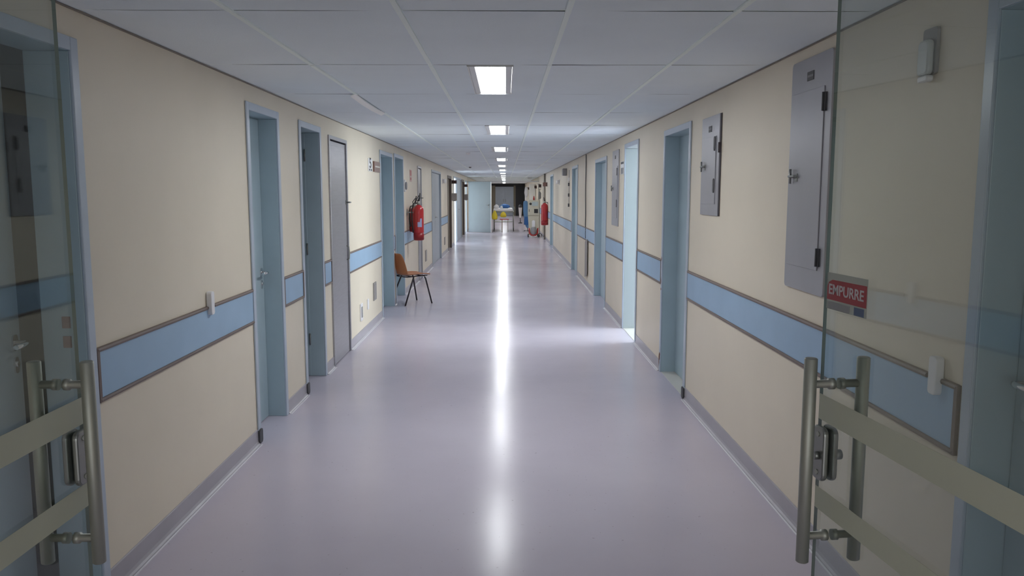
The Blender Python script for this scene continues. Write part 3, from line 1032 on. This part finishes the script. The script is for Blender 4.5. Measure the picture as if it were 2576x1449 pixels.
# ------------------------------------------------------------------ fire extinguishers
def extinguisher(loc, rz, r, h, label, scale_hose=1.0, lab_m='blue_label'):
    t = thing('fire_extinguisher', label, 'fire extinguisher', loc, rz)
    bm = new()
    lathe(bm, [(r * 0.86, 0), (r * 0.98, 0.012), (r, 0.03), (r, h * 0.84), (r * 0.93, h * 0.90), (r * 0.7, h * 0.96), (r * 0.35, h)], (0, 0, 0), 28)
    obj('cylinder', bm, M['red'], t)
    bm = new()
    lathe(bm, [(r * 1.012, h * 0.02), (r * 1.012, h * 0.22)], (0, 0, 0), 28)
    obj('base_band', bm, M['red_cap'], t)
    bm = new()
    lathe(bm, [(r * 0.28, h), (r * 0.28, h + 0.05), (r * 0.2, h + 0.06)], (0, 0, 0), 14)
    obj('valve', bm, M['satin'], t)
    bm = new()
    tube(bm, [(0, 0, h + 0.05), (0.02, -0.01, h + 0.11), (0.03, -0.02, h + 0.19)], [0.016, 0.012, 0.008], 8)
    tube(bm, [(0, 0, h + 0.04), (-0.03, 0.0, h + 0.09), (0.01, -0.02, h + 0.15)], 0.007, 8)
    obj('lever', bm, M['black'], t)
    bm = new()
    q = scale_hose
    tube(bm, [(-r * 0.2, -r * 0.1, h + 0.03), (-r * 0.9, -r * 0.7, h + 0.02), (-r * 1.2, -r * 0.9, h * 0.85), (-r * 1.12, -r * 0.85, h * 0.45), (-r * 0.98, -r * 0.7, h * 0.22)], 0.011, 8)
    obj('hose', bm, M['black'], t)
    # label patch wrapped around the front
    bm = new()
    n = 8
    a0, a1 = -PI * 0.5 - 0.1, -PI * 0.5 + 0.75
    lo, hi = [], []
    for i in range(n + 1):
        a = a0 + (a1 - a0) * i / n
        lo.append(bm.verts.new((1.02 * r * math.cos(a), 1.02 * r * math.sin(a), h * 0.38)))
        hi.append(bm.verts.new((1.02 * r * math.cos(a), 1.02 * r * math.sin(a), h * (0.52 if i < 5 else 0.62))))
    for i in range(n):
        bm.faces.new((lo[i], lo[i + 1], hi[i + 1], hi[i]))
    o = obj('label', bm, M[lab_m], t)
    sm = o.modifiers.new('s', 'SOLIDIFY'); sm.thickness = 0.001
    return t
e1 = extinguisher((-1.402, 12.85, 0.842), 0, 0.084, 0.57, 'larger red fire extinguisher with blue and white label hanging on left wall')
bm = new(); box(bm, -0.187, -0.176, -0.03, 0.03, 0.40, 0.50); box(bm, -0.18, -0.075, -0.012, 0.012, 0.44, 0.46); obj('wall_bracket', bm, M['lockm'], e1)
e2 = extinguisher((-1.500, 13.15, 0.965), 0.3, 0.084, 0.40, 'smaller red fire extinguisher behind and higher than its labelled neighbour, left wall')
e3 = extinguisher((1.285, 26.0, 0.56), PI, 0.112, 0.72, 'single dark red fire extinguisher hanging on the far right wall', lab_m='pale')

# ------------------------------------------------------------------ chair
def make_chair():
    t = thing('stacking_chair', 'tan orange moulded plastic chair with black tube legs at left wall', 'chair', (-1.395, 11.50, 0), math.radians(37 - 90))
    # local +y = front
    prof = [(0.255, 0.416), (0.225, 0.432), (0.13, 0.432), (0.03, 0.424), (-0.06, 0.418), (-0.13, 0.420), (-0.175, 0.437), (-0.200, 0.475), (-0.212, 0.54), (-0.225, 0.62), (-0.240, 0.70), (-0.248, 0.745)]
    wid = [0.165, 0.185, 0.195, 0.20, 0.20, 0.198, 0.196, 0.196, 0.196, 0.192, 0.178, 0.140]
    curl = [0.000, 0.004, 0.010, 0.018, 0.024, 0.03, 0.04, 0.05, 0.045, 0.035, 0.025, 0.015]
    bm = new()
    nx = 12
    g = []
    for i, (yy, zz) in enumerate(prof):
        row = []
        for j in range(nx + 1):
            u = -1 + 2 * j / nx
            c = curl[i] * abs(u) ** 2.6
            k = min(1, max(0, (i - 4) / 3.0))          # seat curls up, back curls forward
            row.append(bm.verts.new((u * wid[i], yy + c * k, zz + c * (1 - k) - 0.006 * (1 - u * u) * (1 - k))))
        g.append(row)
    for i in range(len(prof) - 1):
        for j in range(nx):
            f = bm.faces.new((g[i][j], g[i][j + 1], g[i + 1][j + 1], g[i + 1][j]))
            f.smooth = True
    o = obj('seat_shell', bm, M['orange'], t)
    s = o.modifiers.new('solid', 'SOLIDIFY'); s.thickness = 0.012; s.offset = -1
    s2 = o.modifiers.new('sub', 'SUBSURF'); s2.levels = 1; s2.render_levels = 2
    for sx in (-1, 1):
        bm = new()
        tube(bm, [(sx * 0.215, 0.24, 0.002), (sx * 0.178, 0.16, 0.37), (sx * 0.172, 0.145, 0.395)], 0.011, 10)
        obj('leg', bm, M['black_metal'], t)
        bm = new()
        tube(bm, [(sx * 0.215, -0.205, 0.002), (sx * 0.178, -0.05, 0.37), (sx * 0.172, -0.035, 0.395)], 0.011, 10)
        obj('leg', bm, M['black_metal'], t)
    bm = new()
    for sx in (-1, 1):
        tube(bm, [(sx * 0.172, 0.19, 0.415), (sx * 0.172, 0.0, 0.410), (sx * 0.165, -0.13, 0.404), (sx * 0.12, -0.165, 0.406), (0, -0.17, 0.407)], 0.008, 8)
    tube(bm, [(-0.172, 0.145, 0.405), (0.172, 0.145, 0.405)], 0.008, 8)
    tube(bm, [(-0.172, -0.035, 0.402), (0.172, -0.035, 0.402)], 0.008, 8)
    obj('seat_frame', bm, M['black_metal'], t)
    return t
make_chair()

# ------------------------------------------------------------------ pale blue leaf standing across the corridor + glass transom
root = sempty('door_20', (-1.50, 32.75, 0), math.radians(-29))
bm = new(); box(bm, 0.0, 1.05, -0.02, 0.02, 0.012, 2.062); lf = obj('door_leaf', bm, M['cross_leaf'], root, bev=0.003)
bm = new(); box(bm, 1.05, 1.066, -0.022, 0.022, 0.012, 2.062); obj('edge_strip', bm, M['white'], root)
bm = new(); tube(bm, [(0.96, -0.02, 1.12), (0.96, -0.07, 1.12)], 0.012, 8); tube(bm, [(0.98, -0.07, 1.12), (0.86, -0.07, 1.12)], 0.012, 8); box(bm, 0.94, 0.98, -0.026, -0.02, 1.0, 1.17)
obj('handle', bm, M['lockm'], lf)
root = sempty('window_2', (0, 33.4, 2.06))
bm = new(); box(bm, XL, XR, -0.03, 0.03, 0.0, 0.045); obj('window_frame', bm, M['lamp_body'], root)
bm = new(); box(bm, XL, XR, -0.004, 0.004, 0.046, 0.205); obj('window_pane', bm, M['clear'], root)

# ------------------------------------------------------------------ end wall
bm = new()
box(bm, XL - WT, -0.71, YE, YE + 0.15, 0, ZC + 0.08); box(bm, 0.60, XR + WT, YE, YE + 0.15, 0, ZC + 0.08); box(bm, -0.71, 0.60, YE, YE + 0.15, 2.1, ZC + 0.08)
struct(obj('wall_end', bm, M['taupe']))
root = sempty('door_21', (-0.055, YE, 0))
bm = new(); box(bm, -0.72, 0.72, 0.16, 0.2, 0, 2.2); obj('gap_blocker', bm, M['charcoal'], root)  # unseen panel added to block world light in the gap between leaves
for s in (-1, 1):
    bm = new(); box(bm, s * 0.001, s * 0.65, -0.03, 0.01, 0.005, 2.06); lf = obj('door_leaf', bm, M['frame'], root, bev=0.004)
    bm = new(); box(bm, s * 0.05, s * 0.09, -0.06, -0.03, 0.95, 1.2); obj('handle', bm, M['lockm'], lf)
bm = new(); box(bm, -0.66, 0.66, -0.04, 0.0, 2.065, 2.14); obj('door_frame', bm, M['charcoal'], root)
bm = new(); box(bm, 0.745, XR - 0.02, YE - 0.05, YE - 0.002, 0.002, 2.13)
tag(obj('dark_cupboard', bm, M['charcoal'], bev=0.004), 'tall charcoal panel right of the far pale blue double door', 'cupboard')
bm = new(); box(bm, XL, XR, YE - 0.06, YE - 0.001, 2.14, ZC)
struct(obj('trim_22', bm, M['charcoal']))

# ------------------------------------------------------------------ far equipment
def caster(parent, x, y, r=0.05, m='black'):
    bm = new()
    tube(bm, [(x - 0.014, y, r), (x + 0.014, y, r)], r, 16)
    tube(bm, [(x, y, r), (x, y, 2 * r + 0.03)], 0.012, 8)
    obj('caster', bm, M[m], parent)

# stretcher seen end-on
t = thing('hospital_stretcher', 'hospital stretcher with white mattress standing beyond the pale blue leaf', 'stretcher', (-0.08, 34.2, 0))
bm = new()
for x in (-0.43, 0.43):
    tube(bm, [(x, -0.98, 0.82), (x, 0.95, 0.82)], 0.02, 8)
for y in (-0.98, 0.95):
    tube(bm, [(-0.43, y, 0.82), (0.43, y, 0.82)], 0.02, 8)
obj('bed_frame', bm, M['satin'], t)
for x in (-0.40, 0.43):
    for y in (-0.85, 0.85):
        bm = new(); tube(bm, [(x, y, 0.12), (x, y, 0.82)], 0.018, 8); obj('leg', bm, M['satin'], t)
        caster(t, x, y, 0.055)
bm = new(); box(bm, -0.42, 0.40, -0.95, 0.92, 0.845, 0.955); obj('mattress', bm, M['sheet'], t, bev=0.03)
bm = new(); tube(bm, [(0.45, -0.9, 0.82), (0.47, -0.9, 1.0), (0.47, 0.6, 1.0), (0.45, 0.6, 0.82)], 0.012, 8); obj('side_rail', bm, M['satin'], t)
bm = new(); box(bm, -0.38, 0.38, -0.6, 0.6, 0.38, 0.40); obj('lower_shelf', bm, M['satin'], t)
def lump(name, label, cat, x, y, z0, w, d, h, m, seed=1, group=None, pinch=0.6):
    rr = random.Random(seed)
    bm = new()
    n = 16
    rings = []
    for i in range(9):
        v = i / 8
        s = (math.sin(PI * min(1, v * 0.85 + 0.15)) ** 0.5) * (1 - (1 - pinch) * v)
        rings.append([(w / 2 * s * math.cos(2 * PI * k / n) * (1 + rr.uniform(-0.08, 0.08)), d / 2 * s * math.sin(2 * PI * k / n) * (1 + rr.uniform(-0.08, 0.08)), h * v) for k in range(n)])
    vs = [[bm.verts.new(p) for p in r_] for r_ in rings]
    for a, b in zip(vs, vs[1:]):
        for k in range(n):
            f = bm.faces.new((a[k], a[(k + 1) % n], b[(k + 1) % n], b[k])); f.smooth = True
    bm.faces.new(vs[0][::-1]); bm.faces.new(vs[-1])
    o = obj(name, bm, M[m], None, (x, y, z0), sub=1)
    return tag(o, label, cat, group)
lump('folded_sheet', 'white bundle of sheets at the left end of the stretcher', 'sheets', -0.37, 33.42, 0.957, 0.24, 0.3, 0.18, 'sheet', 2, pinch=0.85)
lump('blue_pillow', 'dark blue pillow lying on the middle of the stretcher', 'pillow', -0.02, 34.2, 0.957, 0.50, 0.4, 0.19, 'blue_cloth', 3, pinch=0.8)
lump('pale_blue_bundle', 'pale blue cloth bundle between the white sheets and the blue pillow', 'cloth', -0.16, 33.8, 0.957, 0.18, 0.25, 0.17, 'pale_blue_cloth', 4)
lump('yellow_bag', 'bright yellow bag hanging at the left corner of the stretcher', 'bag', -0.44, 33.14, 0.50, 0.30, 0.16, 0.40, 'yellow', 5, pinch=0.5)
lump('yellow_bag', 'yellow bag hanging below the middle of the stretcher', 'bag', -0.08, 33.15, 0.60, 0.30, 0.12, 0.24, 'yellow', 6, pinch=0.7)
lump('white_bag', 'small white bag lying on the stretcher between sheets and blue pillow', 'bag', -0.16, 33.42, 0.957, 0.13, 0.18, 0.12, 'sheet', 8, pinch=0.7)
# side table
t = thing('step_stool', 'low red-topped stool with brown legs in front of the stretcher', 'stool', (-0.04, 32.75, 0))
bm = new(); prism(bm, rounded(0.38, 0.24, 0.02), 'z', 0.52, 0.545); obj('seat', bm, M['redp'], t)
for x, y in ((-0.09, -0.08), (-0.09, 0.08), (0.15, -0.08), (0.15, 0.08)):
    bm = new(); tube(bm, [(x, y, 0.002), (x, y, 0.52)], 0.016 if x < 0 else 0.008, 8); obj('leg', bm, M['wood'], t)

# beige wheeled medical machine
t = thing('medical_machine', 'tall beige wheeled medical machine with red bumper by the right wall', 'medical machine', (1.03, 29.1, 0))
bm = new()
prism(bm, [(-0.20, 0.80), (0.20, 0.80), (0.20, 1.33), (0.185, 1.345), (-0.185, 1.345), (-0.20, 1.33)], 'y', -0.2, 0.2)
prism(bm, [(-0.155, 0.14), (0.155, 0.14), (0.175, 0.5), (0.20, 0.80), (-0.20, 0.80), (-0.175, 0.5)], 'y', -0.17, 0.2)
obj('body', bm, M['beige'], t, bev=0.01)
bm = new(); box(bm, -0.06, 0.16, -0.207, -0.201, 1.14, 1.29); obj('display', bm, M['screen'], t)
bm = new(); prism(bm, [(-0.11 + 0.045 * math.cos(q * PI / 8), 1.215 + 0.045 * math.sin(q * PI / 8)) for q in range(16)], 'y', -0.212, -0.2); obj('dial', bm, M['black'], t)
bm = new(); box(bm, 0.02, 0.16, -0.21, -0.2, 0.88, 1.03); obj('connector_panel', bm, M['black'], t)
bm = new(); box(bm, -0.17, -0.15, -0.205, -0.2, 0.93, 1.02); obj('switch', bm, M['darkg'], t)
bm = new(); prism(bm, rounded(0.11, 0.32, 0.05, cx=0.0, cy=0.46), 'y', -0.2, -0.17); obj('front_recess', bm, M['white'], t)
bm = new(); tube(bm, [(-0.155, -0.14, 0.34), (-0.15, -0.22, 0.16), (-0.08, -0.27, 0.085), (0, -0.28, 0.075), (0.08, -0.27, 0.085), (0.15, -0.22, 0.16), (0.155, -0.14, 0.34)], 0.028, 8); obj('bumper', bm, M['redp'], t)
bm = new(); lathe(bm, [(0.09, 0.10), (0.10, 0.13), (0.10, 0.33), (0.06, 0.38)], (0, -0.2, 0), 16); obj('canister', bm, M['midg'], t)
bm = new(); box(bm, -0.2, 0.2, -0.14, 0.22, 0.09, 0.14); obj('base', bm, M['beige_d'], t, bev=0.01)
for x in (-0.19, 0.19):
    for y in (-0.15, 0.19):
        caster(t, x, y, 0.045)
bm = new(); tube(bm, [(0.19, 0.1, 1.34), (0.19, 0.1, 1.95)], 0.012, 8); tube(bm, [(0.12, 0.1, 1.93), (0.26, 0.1, 1.93)], 0.008, 8); obj('drip_pole', bm, M['satin'], t)
bm = new(); lathe(bm, [(0.03, 1.345), (0.035, 1.40), (0.02, 1.46), (0.012, 1.5)], (0.02, 0.05, 0), 12); obj('red_cap', bm, M['redp'], t)

# slim beige cart between the machine and the wall
t = thing('drip_stand', 'slim grey drip stand between the beige machine and the right wall', 'drip stand', (1.28, 29.6, 0))
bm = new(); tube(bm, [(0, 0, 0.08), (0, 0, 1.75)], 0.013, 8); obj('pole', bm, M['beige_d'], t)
bm = new(); tube(bm, [(-0.06, 0, 1.75), (0.06, 0, 1.75)], 0.008, 8); obj('hook_bar', bm, M['satin'], t)
for q in range(3):
    a = q * 2 * PI / 3 + 0.5
    bm = new(); tube(bm, [(0, 0, 0.12), (0.09 * math.cos(a), 0.09 * math.sin(a), 0.06)], 0.012, 6); obj('leg', bm, M['darkg'], t)
    caster(t, 0.09 * math.cos(a), 0.09 * math.sin(a), 0.028)
bm = new(); lathe(bm, [(0.02, 1.38), (0.055, 1.42), (0.055, 1.6), (0.02, 1.66)], (0.0, 0, 0), 12); obj('fluid_bag', bm, M['midg'], t)

# blue draped stand
t = thing('draped_stand', 'slim stand draped in a blue cloth cover left of the beige machine', 'draped stand', (0.86, 33.5, 0))
bm = new()
n = 18
rings = []
for i, (zz, w, cx) in enumerate(((0.13, 0.06, 0.09), (0.25, 0.09, 0.07), (0.5, 0.10, 0.03), (0.8, 0.105, 0.0), (1.1, 0.10, 0.0), (1.24, 0.095, 0.0), (1.285, 0.06, 0.0))):
    rings.append([bm.verts.new((cx + w * (1 + 0.12 * math.sin(5 * a + i)) * math.cos(a), 0.9 * w * (1 + 0.12 * math.cos(4 * a)) * math.sin(a), zz)) for a in [2 * PI * k / n for k in range(n)]])
for a, b in zip(rings, rings[1:]):
    for k in range(n):
        f = bm.faces.new((a[k], a[(k + 1) % n], b[(k + 1) % n], b[k])); f.smooth = True
bm.faces.new(rings[0][::-1]); bm.faces.new(rings[-1])
obj('cloth_cover', bm, M['pale_blue_cloth'], t, sub=1)
bm = new(); lathe(bm, [(0.11, 0.28), (0.115, 0.32), (0.11, 0.62)], (0.045, 0, 0), 16, cap=False); obj('cover_band', bm, M['blue_cloth'], t)
bm = new(); tube(bm, [(0.09, 0, 0.03), (0.06, 0, 0.3), (0, 0, 1.25)], 0.014, 8); tube(bm, [(-0.06, 0, 0.03), (0.2, 0, 0.03)], 0.014, 8); tube(bm, [(0.09, -0.13, 0.03), (0.09, 0.13, 0.03)], 0.014, 8)
obj('stand_pole', bm, M['darkg'], t)
for q, (x, y) in enumerate(((-0.06, 0), (0.2, 0), (0.09, -0.13), (0.09, 0.13))):
    bm = new(); tube(bm, [(x - 0.012, y, 0.022), (x + 0.012, y, 0.022)], 0.022, 10); obj('caster', bm, M['black'], t)
bm = new(); tube(bm, [(0.02, 0, 1.25), (0.03, 0, 1.5)], 0.012, 8); lathe(bm, [(0.03, 1.45), (0.07, 1.50), (0.09, 1.62), (0.07, 1.78), (0.03, 1.86)], (0.03, 0, 0), 14); obj('white_hood', bm, M['sheet'], t)

# tapered white bin on pedestal
t = thing('waste_bin', 'white tapered bin with dark lid on a pedestal in the far corridor', 'bin', (0.80, 42.3, 0))
bm = new(); lathe(bm, [(0.05, 0.30), (0.055, 0.32), (0.095, 0.83), (0.10, 0.84)], (0, 0, 0), 18); obj('bucket', bm, M['white'], t)
bm = new(); lathe(bm, [(0.105, 0.84), (0.105, 0.87), (0.08, 0.97), (0.02, 1.0)], (0, 0, 0), 18); obj('lid', bm, M['charcoal'], t)
bm = new(); tube(bm, [(0.0, 0, 0.05), (0.0, 0, 0.30)], 0.02, 8); lathe(bm, [(0.11, 0.001), (0.11, 0.03), (0.04, 0.07)], (0, 0, 0), 16); obj('pedestal', bm, M['darkg'], t)

# white cabinets by the far right wall
for (x0, x1, y0, y1, h, lab) in ((1.14, 1.39, 36.5, 37.3, 2.02, 'nearer tall white cabinet against the far right wall'), (1.18, 1.39, 46.0, 47.0, 1.95, 'farther tall white cabinet against the far right wall')):
    t = thing('tall_cabinet', lab, 'cabinet', ((x0 + x1) / 2, (y0 + y1) / 2, 0))
    W2, D2 = (x1 - x0) / 2, (y1 - y0) / 2
    bm = new(); box(bm, -W2, W2, -D2, D2, 0.002, h); obj('body', bm, M['white_wall'], t, bev=0.01)
    bm = new(); box(bm, -W2 - 0.018, -W2, -D2 + 0.01, D2 - 0.01, 0.05, h - 0.02); dr = obj('cabinet_door', bm, M['white'], t)
    bm = new(); box(bm, -W2 - 0.04, -W2 - 0.018, -D2 + 0.04, -D2 + 0.07, 1.0, 1.2); obj('handle', bm, M['lockm'], dr)

# small ceiling sensors
for x, y, lab in ((-0.90, 20.5, 'small dark ceiling sensor left of the lamp row'), (-0.62, 13.4, 'small white ceiling sensor over the left side'), (1.05, 34.4, 'white dome on the ceiling above the beige machine')):
    t = thing('ceiling_sensor', lab, 'sensor', (x, y, ZC))
    r_ = 0.09 if y > 30 else 0.035
    bm = new(); lathe(bm, [(r_ * 0.5, -r_ * 0.8), (r_ * 0.85, -r_ * 0.55), (r_, -0.008), (r_, -0.002)], (0, 0, 0), 16); obj('dome', bm, M['white'] if y != 20.5 else M['darkg'], t)
    bm = new(); lathe(bm, [(r_ * 1.15, -0.006), (r_ * 1.15, 0.0)], (0, 0, 0), 16); obj('base_ring', bm, M['white'], t)
